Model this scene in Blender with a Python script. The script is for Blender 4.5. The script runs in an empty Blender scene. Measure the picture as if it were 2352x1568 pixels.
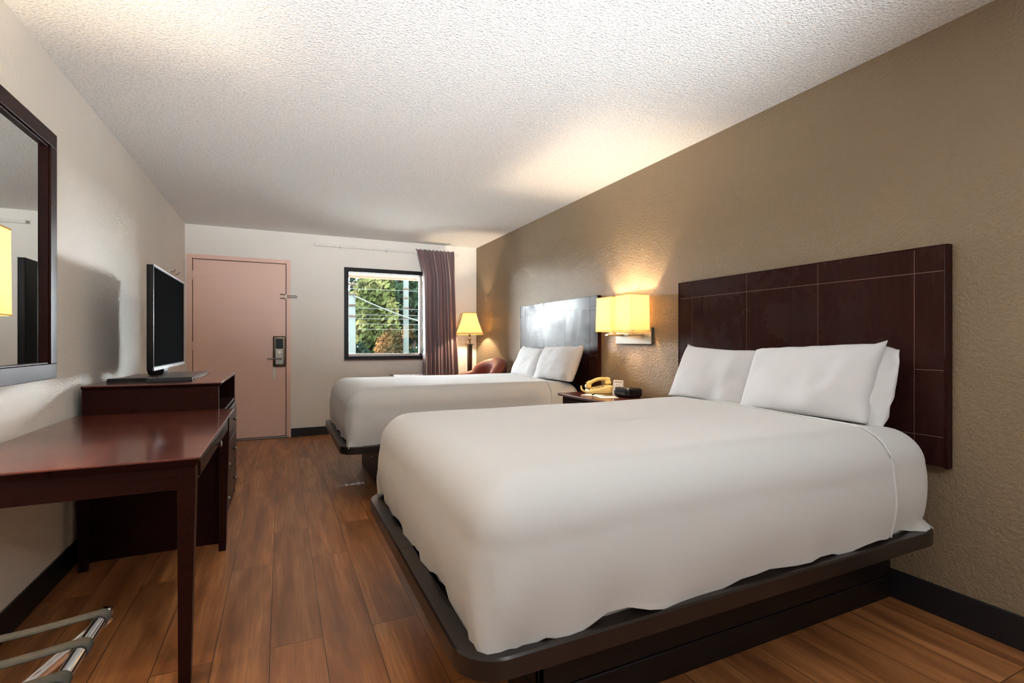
import bpy, bmesh, math, random
from mathutils import Vector, Matrix, noise
random.seed(7)
C = bpy.context.scene.collection
PI = math.pi
# ------------------------------------------------------------------ room measures (metres)
XL, XR, YF, YB, H = -0.952, 2.453, 6.43, -2.6, 2.42
CAMZ = 1.125
# ================================================================== materials
def s2l(c):
    return tuple((v/255/12.92 if v/255 <= .04045 else ((v/255+.055)/1.055)**2.4) for v in c)
class NT:
    def __init__(s, name):
        s.m = bpy.data.materials.new(name); s.m.use_nodes = True
        s.t = s.m.node_tree; s.n = s.t.nodes; s.l = s.t.links
        s.b = s.n['Principled BSDF']; s.out = s.n['Material Output']
        s.tc = None
    def node(s, typ, **kw):
        n = s.n.new(typ)
        for k, v in kw.items():
            if k.startswith('_'): n.inputs[k[1:]].default_value = v
            else: setattr(n, k, v)
        return n
    def link(s, a, b): s.l.new(a, b)
    def obj(s, scale=(1,1,1), rot=(0,0,0)):
        if not s.tc: s.tc = s.node('ShaderNodeTexCoord')
        mp = s.node('ShaderNodeMapping'); mp.inputs['Scale'].default_value = scale; mp.inputs['Rotation'].default_value = rot
        s.link(s.tc.outputs['Object'], mp.inputs['Vector']); return mp.outputs[0]
    def noise(s, scale, detail=3, rough=.5, mscale=(1,1,1), dist=0):
        n = s.node('ShaderNodeTexNoise'); n.inputs['Scale'].default_value = scale
        n.inputs['Detail'].default_value = detail; n.inputs['Roughness'].default_value = rough
        n.inputs['Distortion'].default_value = dist
        s.link(s.obj(mscale), n.inputs['Vector']); return n.outputs['Fac']
    def ramp(s, fac, stops):
        r = s.node('ShaderNodeValToRGB'); e = r.color_ramp.elements
        while len(e) < len(stops): e.new(.5)
        for i, (p, c) in enumerate(stops):
            e[i].position = p; e[i].color = (*c, 1) if isinstance(c, tuple) else (c, c, c, 1)
        s.link(fac, r.inputs['Fac']); return r.outputs['Color']
    def mix(s, fac, a, b, mode='MIX'):
        m = s.node('ShaderNodeMix', data_type='RGBA', blend_type=mode)
        for i, v in ((0, fac), (6, a), (7, b)):
            if hasattr(v, 'is_output'): s.link(v, m.inputs[i])
            else: m.inputs[i].default_value = (*v, 1) if isinstance(v, tuple) else v
        return m.outputs[2]
    def bump(s, h, strength=.3, dist=.01, prev=None):
        b = s.node('ShaderNodeBump'); b.inputs['Strength'].default_value = strength; b.inputs['Distance'].default_value = dist
        s.link(h, b.inputs['Height'])
        if prev: s.link(prev, b.inputs['Normal'])
        s.link(b.outputs[0], s.b.inputs['Normal']); return b.outputs[0]
    def base(s, v, rough=None, metal=None, **kw):
        for k, val in (('Base Color', v), ('Roughness', rough), ('Metallic', metal)):
            if val is None: continue
            if hasattr(val, 'is_output'): s.link(val, s.b.inputs[k])
            else: s.b.inputs[k].default_value = (*val, 1) if isinstance(val, tuple) else val
        for k, val in kw.items(): s.b.inputs[k.replace('_', ' ')].default_value = val
        return s
def M_plain(name, srgb, rough=.5, metal=0, var=.06, nscale=30, **kw):
    n = NT(name); c = s2l(srgb)
    f = n.noise(nscale, 3)
    n.base(n.ramp(f, [(.3, tuple(v*(1-var) for v in c)), (.7, tuple(min(1, v*(1+var)) for v in c))]), rough, metal, **kw)
    return n.m
def M_wall(name, srgb, bscale=110, bstr=.35, rough=.75, spec=.3, detail=2, bd=.007):
    n = NT(name); c = s2l(srgb)
    big = n.noise(1.3, 3)
    n.base(n.ramp(big, [(.3, tuple(v*.96 for v in c)), (.7, tuple(v*1.03 for v in c))]), rough)
    n.b.inputs['Specular IOR Level'].default_value = spec
    n.bump(n.noise(bscale, detail, .6), bstr, bd)
    return n.m
def M_ceiling():
    n = NT('popcorn_ceiling'); c = s2l((244, 243, 240))
    f = n.noise(95, 3, .65)
    n.base(n.ramp(f, [(.36, tuple(v*.80 for v in c)), (.52, c), (.7, tuple(min(1, v*1.06) for v in c))]), .9)
    n.bump(f, .8, .012)
    return n.m
def M_furn(name, srgb=(58, 26, 21), r0=.16, r1=.38, cloud=3.0, var=.45, grain=(1.5, 30, 30), coat=.3, gs=2.0, spec=.4):
    n = NT(name); c = s2l(srgb)
    g = n.noise(gs, 5, .6, grain)
    col = n.ramp(g, [(.3, tuple(v*(1-var) for v in c)), (.7, tuple(v*(1+var) for v in c))])
    r = n.ramp(n.noise(cloud, 6, .62, dist=.6), [(.35, r0), (.65, r1)])
    n.base(col, r); n.b.inputs['Coat Weight'].default_value = coat
    n.b.inputs['Coat Roughness'].default_value = .12; n.b.inputs['Specular IOR Level'].default_value = spec
    n.bump(g, .015, .002)
    return n.m
def M_floor():
    n = NT('plank_floor')
    v = n.obj((1, 1, 1), (0, 0, PI/2))
    br = n.node('ShaderNodeTexBrick'); br.offset = .37; br.offset_frequency = 2
    for k, val in (('Scale', 1), ('Brick Width', 1.22), ('Row Height', .182), ('Mortar Size', .0012), ('Mortar Smooth', 0), ('Bias', 0)): br.inputs[k].default_value = val
    br.inputs['Color1'].default_value = (.1, .1, .1, 1); br.inputs['Color2'].default_value = (.9, .9, .9, 1); br.inputs['Mortar'].default_value = (.5, .5, .5, 1)
    mp = n.node('ShaderNodeMapping'); mp.inputs['Location'].default_value = (.35, .036, 0)
    n.link(v, mp.inputs[0]); n.link(mp.outputs[0], br.inputs['Vector'])
    # offset the grain from plank to plank
    add = n.node('ShaderNodeVectorMath', operation='MULTIPLY_ADD')
    n.link(br.outputs['Color'], add.inputs[0]); add.inputs[1].default_value = (7, 13, 5)
    n.link(n.obj((7.5, .85, 1)), add.inputs[2])
    g = n.node('ShaderNodeTexNoise'); g.inputs['Scale'].default_value = 1.5; g.inputs['Detail'].default_value = 5; g.inputs['Roughness'].default_value = .55; g.inputs['Distortion'].default_value = .5
    n.link(add.outputs[0], g.inputs['Vector'])
    add2 = n.node('ShaderNodeVectorMath', operation='MULTIPLY_ADD')
    n.link(br.outputs['Color'], add2.inputs[0]); add2.inputs[1].default_value = (3, 9, 2)
    n.link(n.obj((60, 2.2, 1)), add2.inputs[2])
    fg = n.node('ShaderNodeTexNoise'); fg.inputs['Scale'].default_value = 2; fg.inputs['Detail'].default_value = 4
    n.link(add2.outputs[0], fg.inputs['Vector'])
    col = n.ramp(g.outputs['Fac'], [(.28, s2l((98, 58, 30))), (.45, s2l((150, 95, 53))), (.6, s2l((182, 122, 72))), (.78, s2l((208, 148, 92)))])
    col = n.mix(n.ramp(fg.outputs['Fac'], [(.35, .0), (.65, .55)]), col, s2l((134, 82, 48)))
    plank = n.ramp(br.outputs['Color'], [(.1, .82), (.9, 1.06)])
    col = n.mix(1.0, col, plank, 'MULTIPLY')
    col = n.mix(br.outputs['Fac'], col, s2l((44, 26, 16)))
    n.base(col, n.ramp(fg.outputs['Fac'], [(.3, .30), (.7, .46)]))
    n.b.inputs['Specular IOR Level'].default_value = .8
    inv = n.node('ShaderNodeMath', operation='SUBTRACT'); inv.inputs[0].default_value = 1; n.link(br.outputs['Fac'], inv.inputs[1])
    b1 = n.bump(fg.outputs['Fac'], .12, .002)
    n.bump(inv.outputs[0], .5, .002, b1)
    return n.m
def M_cloth(name, srgb, rough=.85, bstr=.1, scale=900, sheen=.2):
    n = NT(name); c = s2l(srgb)
    n.base(c, rough); n.b.inputs['Sheen Weight'].default_value = sheen
    h = n.noise(6, 4, .55)
    b = n.bump(h, bstr, .02)
    n.bump(n.noise(scale, 1), .05, .001, b)
    return n.m
def M_shade(name, srgb, tr=.36):
    n = NT(name); c = s2l(srgb)
    d = n.node('ShaderNodeBsdfDiffuse'); t = n.node('ShaderNodeBsdfTranslucent'); mx = n.node('ShaderNodeMixShader')
    wv = n.noise(260, 2, .5, (1, 1, .12))
    col = n.ramp(wv, [(.3, tuple(v*.93 for v in c)), (.7, c)])
    n.link(col, d.inputs['Color']); n.link(col, t.inputs['Color']); mx.inputs[0].default_value = tr
    n.link(d.outputs[0], mx.inputs[1]); n.link(t.outputs[0], mx.inputs[2]); n.link(mx.outputs[0], n.out.inputs['Surface'])
    n.n.remove(n.b); return n.m
def M_glass():
    n = NT('window_glass')
    tr = n.node('ShaderNodeBsdfTransparent'); gl = n.node('ShaderNodeBsdfGlossy'); fr = n.node('ShaderNodeFresnel'); mx = n.node('ShaderNodeMixShader')
    n.tc = None
    tr.inputs['Color'].default_value = (.95, .97, .96, 1); gl.inputs['Roughness'].default_value = .02; fr.inputs['IOR'].default_value = 1.45
    n.link(fr.outputs[0], mx.inputs[0]); n.link(tr.outputs[0], mx.inputs[1]); n.link(gl.outputs[0], mx.inputs[2]); n.link(mx.outputs[0], n.out.inputs['Surface'])
    n.n.remove(n.b); return n.m
def M_emit(name, col, st):
    n = NT(name); e = n.node('ShaderNodeEmission'); e.inputs['Color'].default_value = (*col, 1); e.inputs['Strength'].default_value = st
    n.link(e.outputs[0], n.out.inputs['Surface']); n.n.remove(n.b); return n.m
def M_leaf(name, a, b, c2):
    n = NT(name)
    f = n.noise(1.1, 3, .6); f2 = n.noise(14, 1)
    col = n.ramp(f, [(.3, s2l(a)), (.5, s2l(b)), (.72, s2l(c2))])
    col = n.mix(.55, col, n.ramp(f2, [(.3, .5), (.7, 1.0)]), 'MULTIPLY')
    col = n.mix(1.0, col, (.055, .058, .07), 'MULTIPLY')
    n.base(col, .8); n.b.inputs['Specular IOR Level'].default_value = 0; return n.m

MAT = dict(
    ceiling=M_ceiling(),
    wall_cream=M_wall('cream_wall_paint', (241, 236, 227), 80, .4),
    wall_taupe=M_wall('taupe_wall_paint', (133, 115, 91), 78, .7, .55, .45),
    floor=M_floor(),
    furn=M_furn('dark_mahogany_varnish', (40, 17, 14), .27, .33, var=.15, coat=0, spec=.07),
    furn_top=M_furn('red_mahogany_top', (92, 44, 34), .2, .27, 2, .2, (30, 1.5, 30), coat=.6),
    head=M_furn('headboard_varnish', (46, 24, 21), .17, .40, 3.4, .2, (8, 20, 2), 0, spec=.10),
    inlay=M_plain('headboard_inlay_line', (128, 96, 84), .5),
    bedbase=M_furn('black_bed_base', (17, 12, 11), .35, .5, 2, .2, coat=0),
    rim=M_plain('dark_bed_rim', (32, 25, 22), .3, 0, .1, 8),
    black=M_plain('black_plastic', (18, 18, 20), .4, **{'Specular_IOR_Level': .2}),
    blackwood=M_plain('black_base_moulding', (24, 24, 28), .42),
    sheet=M_cloth('white_cotton', (199, 199, 197), .85, .16),
    pillow=M_cloth('white_pillow_cotton', (206, 206, 207), .85, .22),
    door=M_wall('pink_door_paint', (236, 198, 180), 14, .05, .42, .4),
    gap=M_plain('dark_gap', (28, 18, 15), .9),
    steel=M_plain('satin_steel', (140, 135, 127), .42, 1, .05),
    chrome=M_plain('chrome', (225, 228, 232), .06, 1, .01),
    bronze=M_plain('pewter_lamp_metal', (120, 108, 92), .28, 1),
    mirror=M_plain('mirror_silver', (235, 238, 236), .008, 1, 0),
    screen=M_plain('black_screen', (24, 24, 25), .5, **{'Specular_IOR_Level': 0}),
    tvsilver=M_plain('grey_tv_trim', (120, 120, 122), .3, .8),
    curtain=M_cloth('mauve_brown_curtain', (118, 90, 92), .7, .05, 500, .5),
    white=M_plain('white_enamel', (232, 228, 220), .4),
    shade=M_shade('amber_lampshade', (255, 234, 192)),
    chair=M_cloth('rust_leather', (140, 66, 48), .5, .2, 200, .1),
    strap=M_plain('grey_webbing', (66, 64, 56), .8, 0, .25, 60),
    phone=M_plain('yellowed_phone_plastic', (226, 200, 128), .4),
    phone_dark=M_plain('phone_grey', (120, 100, 78), .5),
    paper=M_plain('white_paper', (238, 232, 224), .7),
    ink=M_plain('grey_ink', (150, 140, 134), .8),
    redink=M_plain('dark_red_ink', (150, 74, 66), .7),
    clock=M_plain('black_clock_plastic', (26, 26, 30), .22),
    clockface=M_plain('blue_black_clock_window', (18, 30, 42), .08),
    glass=M_glass(),
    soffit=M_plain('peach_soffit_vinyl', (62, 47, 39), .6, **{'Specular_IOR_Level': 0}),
    pole=M_plain('weathered_concrete', (25, 28, 27), .8, **{'Specular_IOR_Level': 0}),
    wire=M_plain('weathered_wire', (28, 30, 30), .6, **{'Specular_IOR_Level': 0}),
    bounce_ground=M_plain('pale_bounce_ground', (226, 224, 218), .9, 0, .3, 3, **{'Specular_IOR_Level': 0}),  # unseen ground, made pale to bounce daylight onto the ceiling
    asphalt=M_plain('walkway_concrete', (226, 223, 216), .9, **{'Specular_IOR_Level': 0}),
    lawn=M_plain('dark_lawn', (16, 22, 12), .9, 0, .3, 3, **{'Specular_IOR_Level': 0}),
    bark=M_plain('tree_bark', (20, 17, 14), .9, 0, .3, 6, **{'Specular_IOR_Level': 0}),
    leaf1=M_leaf('green_leaves', (24, 38, 28), (52, 74, 52), (96, 116, 74)),
    leaf2=M_leaf('yellow_green_leaves', (44, 62, 34), (112, 122, 66), (200, 186, 112)),
    leaf3=M_leaf('dark_green_leaves', (18, 30, 24), (34, 54, 42), (66, 88, 66)),
    leaf4=M_leaf('orange_leaves', (46, 52, 34), (110, 88, 52), (190, 134, 80)),
    bulb=M_emit('warm_bulb', (1, .75, .4), 8),
    fill_glow=M_emit('ceiling_fill_glow', (1, .96, .9), 6),  # glow of the added ceiling fill behind the camera
)
# ================================================================== mesh helpers
def B(): return bmesh.new()
def box(bm, x0, x1, y0, y1, z0, z1, bev=0, seg=2):
    r = bmesh.ops.create_cube(bm, size=1)
    for v in r['verts']:
        v.co = Vector(((x0+x1)/2+v.co.x*(x1-x0), (y0+y1)/2+v.co.y*(y1-y0), (z0+z1)/2+v.co.z*(z1-z0)))
    if bev:
        es = list({e for v in r['verts'] for e in v.link_edges})
        bmesh.ops.bevel(bm, geom=es, offset=bev, segments=seg, affect='EDGES', profile=.5)
    return bm
def hexa(bm, bot, top, bev=0):          # bot/top: 4 points each
    vs = [bm.verts.new(p) for p in bot+top]
    fs = [(3,2,1,0),(4,5,6,7),(0,1,5,4),(1,2,6,5),(2,3,7,6),(3,0,4,7)]
    ff = [bm.faces.new([vs[i] for i in f]) for f in fs]
    if bev:
        es = list({e for f in ff for e in f.edges})
        bmesh.ops.bevel(bm, geom=es, offset=bev, segments=2, affect='EDGES', profile=.5)
    return bm
def tube(bm, pts, r, n=12, cap=True, rz=None):
    pts = [Vector(p) for p in pts]; rings = []
    up = Vector((0, 0, 1)); 
    for i, p in enumerate(pts):
        d = (pts[min(i+1, len(pts)-1)]-pts[max(i-1, 0)]).normalized()
        a = d.cross(up) if abs(d.dot(up)) < .95 else d.cross(Vector((0, 1, 0)))
        a.normalize(); b = d.cross(a).normalized()
        rr = r[i] if isinstance(r, (list, tuple)) else r
        rings.append([bm.verts.new(p+a*math.cos(2*PI*k/n)*rr+b*math.sin(2*PI*k/n)*(rr if rz is None else rz)) for k in range(n)])
    for i in range(len(rings)-1):
        for k in range(n):
            bm.faces.new((rings[i][k], rings[i][(k+1)%n], rings[i+1][(k+1)%n], rings[i+1][k]))
    if cap: bm.faces.new(rings[0][::-1]); bm.faces.new(rings[-1])
    return bm
def lathe(bm, prof, cx=0, cy=0, n=32, cap=True):
    rings = [[bm.verts.new((cx+r*math.cos(2*PI*k/n), cy+r*math.sin(2*PI*k/n), z)) for k in range(n)] for r, z in prof]
    for i in range(len(rings)-1):
        for k in range(n): bm.faces.new((rings[i][k], rings[i][(k+1)%n], rings[i+1][(k+1)%n], rings[i+1][k]))
    if cap: bm.faces.new(rings[0][::-1]); bm.faces.new(rings[-1])
    return bm
def obj(name, bm, mat, parent=None, smooth=False, mods=None, fix=True):
    if fix: bmesh.ops.recalc_face_normals(bm, faces=bm.faces[:])
    me = bpy.data.meshes.new(name); bm.to_mesh(me); bm.free()
    o = bpy.data.objects.new(name, me); C.objects.link(o)
    me.materials.append(MAT[mat] if isinstance(mat, str) else mat)
    if smooth:
        for p in me.polygons: p.use_smooth = True
    if parent:
        o.parent = parent
        o.location = -parent.location if parent.type == 'EMPTY' else (0, 0, 0)
        if parent.type == 'EMPTY' and any(parent.rotation_euler):
            o.location = (0, 0, 0)
    return o
def smooth_by_angle(o, ang=40):
    me = o.data
    bm = bmesh.new(); bm.from_mesh(me)
    for f in bm.faces: f.smooth = True
    for e in bm.edges:
        if len(e.link_faces) == 2 and e.calc_face_angle(0) > math.radians(ang): e.smooth = False
    bm.to_mesh(me); bm.free(); return o
def tag(o, label=None, cat=None, group=None, kind=None):
    for k, v in (('label', label), ('category', cat), ('group', group), ('kind', kind)):
        if v: o[k] = v
    return o
def thing(name, label, cat, loc=(0, 0, 0), group=None):
    o = bpy.data.objects.new(name, None); C.objects.link(o); o.location = loc; o.empty_display_size = .05
    return tag(o, label, cat, group)
def part(name, bm, mat, parent, smooth=False, ang=None, loc0=True):
    """geometry given in world coordinates, parent is an Empty or another part"""
    bmesh.ops.recalc_face_normals(bm, faces=bm.faces[:])
    me = bpy.data.meshes.new(name); 
    root = parent
    off = Vector((0, 0, 0))
    while root is not None: off += root.location; root = root.parent
    bmesh.ops.translate(bm, verts=bm.verts[:], vec=-off)
    bm.to_mesh(me); bm.free()
    o = bpy.data.objects.new(name, me); C.objects.link(o); me.materials.append(MAT[mat] if isinstance(mat, str) else mat)
    o.parent = parent
    if smooth:
        for p in me.polygons: p.use_smooth = True
    if ang: smooth_by_angle(o, ang)
    return o
def struct(name, bm, mat, ang=None):
    o = obj(name, bm, mat); o['kind'] = 'structure'
    if ang: smooth_by_angle(o, ang)
    return o
def shift_copy(root, d, group=None, label=None):
    def rec(o, p):
        c = o.copy(); C.objects.link(c); c.parent = p
        for ch in [x for x in bpy.data.objects if x.parent == o]: rec(ch, c)
        return c
    r = rec(root, None); r.location = root.location+Vector(d)
    if label: r['label'] = label
    if group: r['group'] = group
    return r
# ================================================================== room shell
T = .14
WX0, WX1, WZ0, WZ1 = .708, 2.02, .905, 2.05      # window opening
DX0, DX1, DZ1 = -.935, .104, 2.092                # door opening incl. frame
struct('floor', box(B(), XL-T, XR+T, YB-T, YF+T, -.12, 0), 'floor')
struct('ceiling', box(B(), XL-T, XR+T, YB-T, YF+T, H, H+.15), 'ceiling')
struct('wall_left', box(B(), XL-T, XL, YB, YF, 0, H), 'wall_cream')
struct('wall_right', box(B(), XR, XR+T, YB, YF, 0, H), 'wall_taupe')
struct('wall_back', box(B(), XL-T, XR+T, YB-T, YB, 0, H), 'wall_cream')
bm = B()
box(bm, XL-T, DX0, YF, YF+T, 0, H); box(bm, DX0, DX1, YF, YF+T, DZ1, H); box(bm, DX1, WX0, YF, YF+T, 0, H)
box(bm, WX0, WX1, YF, YF+T, 0, WZ0); box(bm, WX0, WX1, YF, YF+T, WZ1, H); box(bm, WX1, XR+T, YF, YF+T, 0, H)
struct('wall_far', bm, 'wall_cream')
def baseb(bm, x0, x1, y0, y1):
    box(bm, x0, x1, y0, y1, 0, .112, .003)
t_ = .012
struct('baseboard_left', box(B(), XL, XL+t_, YB+.01, YF-.001, 0, .115, .003), 'blackwood')
struct('baseboard_right', box(B(), XR-t_, XR, YB+.01, YF-.001, 0, .125, .003), 'blackwood')
struct('baseboard_far', box(B(), DX1+.004, XR-t_-.001, YF-t_, YF, 0, .10, .003), 'blackwood')
struct('baseboard_back', box(B(), XL+t_, XR-t_, YB, YB+t_, 0, .115, .003), 'blackwood')
# ---- door
d = thing('door_1', None, None, (-.41, YF, 0)); d['kind'] = 'structure'
FW = .05
bm = B()
for (a, b_, c, e) in ((DX0, DX0+FW, 0, DZ1), (DX1-FW+.004, DX1, 0, DZ1), (DX0+FW+.0002, DX1-FW+.0038, DZ1-FW+.004, DZ1)):
    box(bm, a, b_, YF-.014, YF+.12, c, e, .002)
part('door_frame', bm, 'door', d)
part('door_gap', box(B(), DX0+.02, DX1-.02, YF+.05, YF+.06, 0, DZ1-.02), 'gap', d)
lx0, lx1, lz1 = DX0+FW+.006, DX1-FW-.003, DZ1-FW-.003
leaf = part('door_leaf', box(B(), lx0, lx1, YF+.000, YF+.042, .022, lz1, .002), 'door', d)
part('threshold', box(B(), DX0+.03, DX1-.02, YF-.03, YF+.08, 0.0005, .018, .005), 'steel', d)
for z in (1.86, 1.08, .25):
    bm = B(); tube(bm, [(lx0-.006, YF-.008, z-.05), (lx0-.006, YF-.008, z+.05)], .008, 10)
    box(bm, lx0-.03, lx0-.004, YF-.0165, YF-.0135, z-.05, z+.05)
    part('hinge', bm, 'door', d)
bm = B(); 
lathe(bm, [(.008, 0), (.009, .004), (.004, .005)], 0, 0, 16)
bmesh.ops.rotate(bm, verts=bm.verts[:], cent=(0,0,0), matrix=Matrix.Rotation(PI/2, 3, 'X')); bmesh.ops.translate(bm, verts=bm.verts[:], vec=(-.445, YF+.0, 1.53))
part('peephole', bm, 'white', d)
# lock
lk = part('lock_plate', box(B(), -.085, .048, YF-.016, YF-.0005, .832, 1.192, .012, 3), 'bronze', d, ang=40)
part('lock_body', box(B(), -.062, .026, YF-.04, YF-.015, .86, 1.165, .006), 'steel', lk)
part('card_reader', box(B(), -.055, .02, YF-.043, YF-.0395, 1.045, 1.16, .002), 'black', lk)
bm = B(); tube(bm, [(.0, YF-.035, .928), (.0, YF-.075, .928)], .011, 12)
tube(bm, [(.008, YF-.075, .928), (-.04, YF-.078, .93), (-.145, YF-.075, .928)], [.010, .009, .007], 12)
part('lever_handle', bm, 'steel', lk, ang=50)
bm = B(); tube(bm, [(-.017, YF-.038, 1.005), (-.017, YF-.046, 1.005)], .014, 14); part('thumb_turn', bm, 'bronze', lk, ang=50)
bm = B(); box(bm, -.085, -.055, YF-.0012, YF-.0002, .70, .835); part('strike_tag', bm, 'paper', d)
# swing bar guard
bm = B(); box(bm, .04, .062, YF-.032, YF-.0005, 1.625, 1.69, .003); tube(bm, [(.05, YF-.03, 1.68), (.0, YF-.035, 1.68)], .004, 8); tube(bm, [(.05, YF-.03, 1.635), (.0, YF-.035, 1.635)], .004, 8)
for x in (.0, .02): lathe(bm, [(.004, 1.63), (.009, 1.636), (.004, 1.642)], x, YF-.035, 10); lathe(bm, [(.004, 1.674), (.009, 1.68), (.004, 1.686)], x, YF-.035, 10)
part('guard_plate', bm, 'bronze', d)
bm = B(); tube(bm, [(.065, YF-.028, 1.668), (.165, YF-.03, 1.668), (.175, YF-.03, 1.658), (.165, YF-.03, 1.648), (.065, YF-.028, 1.648)], .0045, 8)
part('swing_bar', bm, 'steel', d)
# ---- window
w = thing('window_1', None, None, (1.36, YF, WZ0)); w['kind'] = 'structure'
bm = B(); f = .052
for a in ((WX0+f, WX1-f, WZ0, WZ0+f-.012), (WX0+f, WX1-f, WZ1-f, WZ1), (WX0, WX0+f, WZ0, WZ1), (WX1-f, WX1, WZ0, WZ1)):
    box(bm, a[0], a[1], YF-.012, YF+.05, a[2], a[3], .003)
part('window_frame', bm, 'black', w)
bm = B(); g = .022; a0, a1, b0, b1 = WX0+f-.006, WX1-f+.006, WZ0+f-.016, WZ1-f+.004
for a in ((a0, a1, b0, b0+.035), (a0, a1, b1-g*.5, b1), (a0, a0+g*.4, b0, b1), (a1-g, a1, b0, b1), (1.665, 1.70, b0, b1)):
    box(bm, a[0], a[1], YF+.05, YF+.10, a[2], a[3], .002)
part('sash', bm, 'white', w)
part('window_pane', box(B(), a0+.003, a1-.003, YF+.072, YF+.075, b0+.003, b1-.003), 'glass', w)
part('window_sill', box(B(), WX0-.004, WX1+.004, YF-.02, YF+.001, WZ0-.014, WZ0-.001, .002), 'furn_top', w)
# ================================================================== camera
cd = bpy.data.cameras.new('camera'); cam = bpy.data.objects.new('camera', cd); C.objects.link(cam)
cd.lens = 36*1138/2352; cd.sensor_width = 36; cd.clip_start = .02
cam.location = (0, 0, CAMZ); cam.rotation_euler = (PI/2, 0, -math.radians(25.0)); cd.shift_y = .0004
bpy.context.scene.camera = cam
# ================================================================== beds
def rrect(x0, x1, y0, y1, r, d=0, nside=28, ncor=8):
    """points of a rounded rectangle inset by d, fixed topology"""
    x0 += d; x1 -= d; y0 += d; y1 -= d
    r = max(r-d, .0)
    r = min(r, (x1-x0)/2-1e-4, (y1-y0)/2-1e-4); r = max(r, 1e-4)
    cs = [(x1-r, y0+r, -PI/2), (x1-r, y1-r, 0), (x0+r, y1-r, PI/2), (x0+r, y0+r, PI)]
    pts = []
    for i, (cx, cy, a0) in enumerate(cs):
        for k in range(ncor+1):
            a = a0+PI/2*k/ncor; pts.append((cx+r*math.cos(a), cy+r*math.sin(a), math.cos(a), math.sin(a)))
        nx = cs[(i+1) % 4]; a1 = a0+PI/2
        p = (cx+r*math.cos(a1), cy+r*math.sin(a1)); q = (nx[0]+r*math.cos(a1), nx[1]+r*math.sin(a1))
        for k in range(1, nside):
            f_ = k/nside; pts.append((p[0]+(q[0]-p[0])*f_, p[1]+(q[1]-p[1])*f_, math.cos(a1), math.sin(a1)))
    return pts
def cover(x0, x1, y0, y1, zt, zhem, r=.15, seed=0, out=0, hemamp=.012, flare=None, thick_bulge=.012):
    bm = B(); rings = []
    hy = (y1-y0)/2
    prof = []
    for k in range(9): prof.append((hy-.02-(hy-.02-r)*k/8, 0.0, 0))
    for k in range(1, 13):
        a = PI/2*k/12; prof.append((r*(1-math.sin(a)), -(r*.9)*(1-math.cos(a)), 0))
    side0 = zt-r*.9
    for k in range(1, 23): prof.append((0, None, k/22))
    for (d_, dz, q) in prof:
        pts = rrect(x0-out, x1+out, y0-out, y1+out, .10, d_)
        ring = []
        for (x, y, nx, ny) in pts:
            nz = noise.noise(Vector((x*2.2, y*2.2, seed)))*.006
            if dz is not None:
                crown = .0
                z = zt+dz+nz*min(1, d_/r+.3)+out
                px, py = x, y
            else:
                ang = math.atan2(y-(y0+y1)/2, x-(x0+x1)/2)
                wav = noise.noise(Vector((x*5.5, y*5.5, seed+3)))*.9+noise.noise(Vector((x*16, y*16, seed+9)))*.35
                ff = noise.noise(Vector((x*13, y*13, seed+5+q*1.2)))
                hem = zhem+wav*hemamp*1.9-.012*abs(nx*ny)*2
                z = side0+(hem-side0)*q
                bul = thick_bulge*math.sin(PI*min(1, q*1.05))-.012*q**2
                o_ = bul+ff*.006*q**1.5+nz*.5
                corner = abs(nx*ny)*2
                o_ += (.03 if x < (x0+x1)/2 else -.022)*corner*q**2+noise.noise(Vector((x*34, y*34, q*1.5+seed)))*.03*corner*q
                o_ += max(0, noise.noise(Vector((x*9, y*9, seed+21))))*.030*q**3
                if flare and q > .86:
                    fx, fy, amt = flare
                    dd = math.hypot(x-fx, y-fy)
                    o_ += amt*1.4*max(0, 1-dd/.16)*(q-.86)/.14
                px, py = x+nx*o_, y+ny*o_
            ring.append(bm.verts.new((px, py, z)))
        rings.append(ring)
    n = len(rings[0])
    for i in range(len(rings)-1):
        for k in range(n): bm.faces.new((rings[i][k], rings[i][(k+1) % n], rings[i+1][(k+1) % n], rings[i+1][k]))
    # close the middle strip
    bmesh.ops.contextual_create(bm, geom=[e for e in {e for v in rings[0] for e in v.link_edges} if e.verts[0] in rings[0] and e.verts[1] in rings[0]])
    bmesh.ops.remove_doubles(bm, verts=bm.verts[:], dist=.0005)
    return bm
def sweep(bm, path, prof, closed=False):
    """path: (x,y,nx,ny) list, prof: (outward offset, z) closed loop"""
    rings = [[bm.verts.new((x+nx*o, y+ny*o, z)) for o, z in prof] for x, y, nx, ny in path]
    m = len(prof)
    for i in range(len(rings)-(0 if closed else 1)):
        j = (i+1) % len(rings)
        for k in range(m): bm.faces.new((rings[i][k], rings[i][(k+1) % m], rings[j][(k+1) % m], rings[j][k]))
    if not closed: bm.faces.new(rings[0][::-1]); bm.faces.new(rings[-1])
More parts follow.
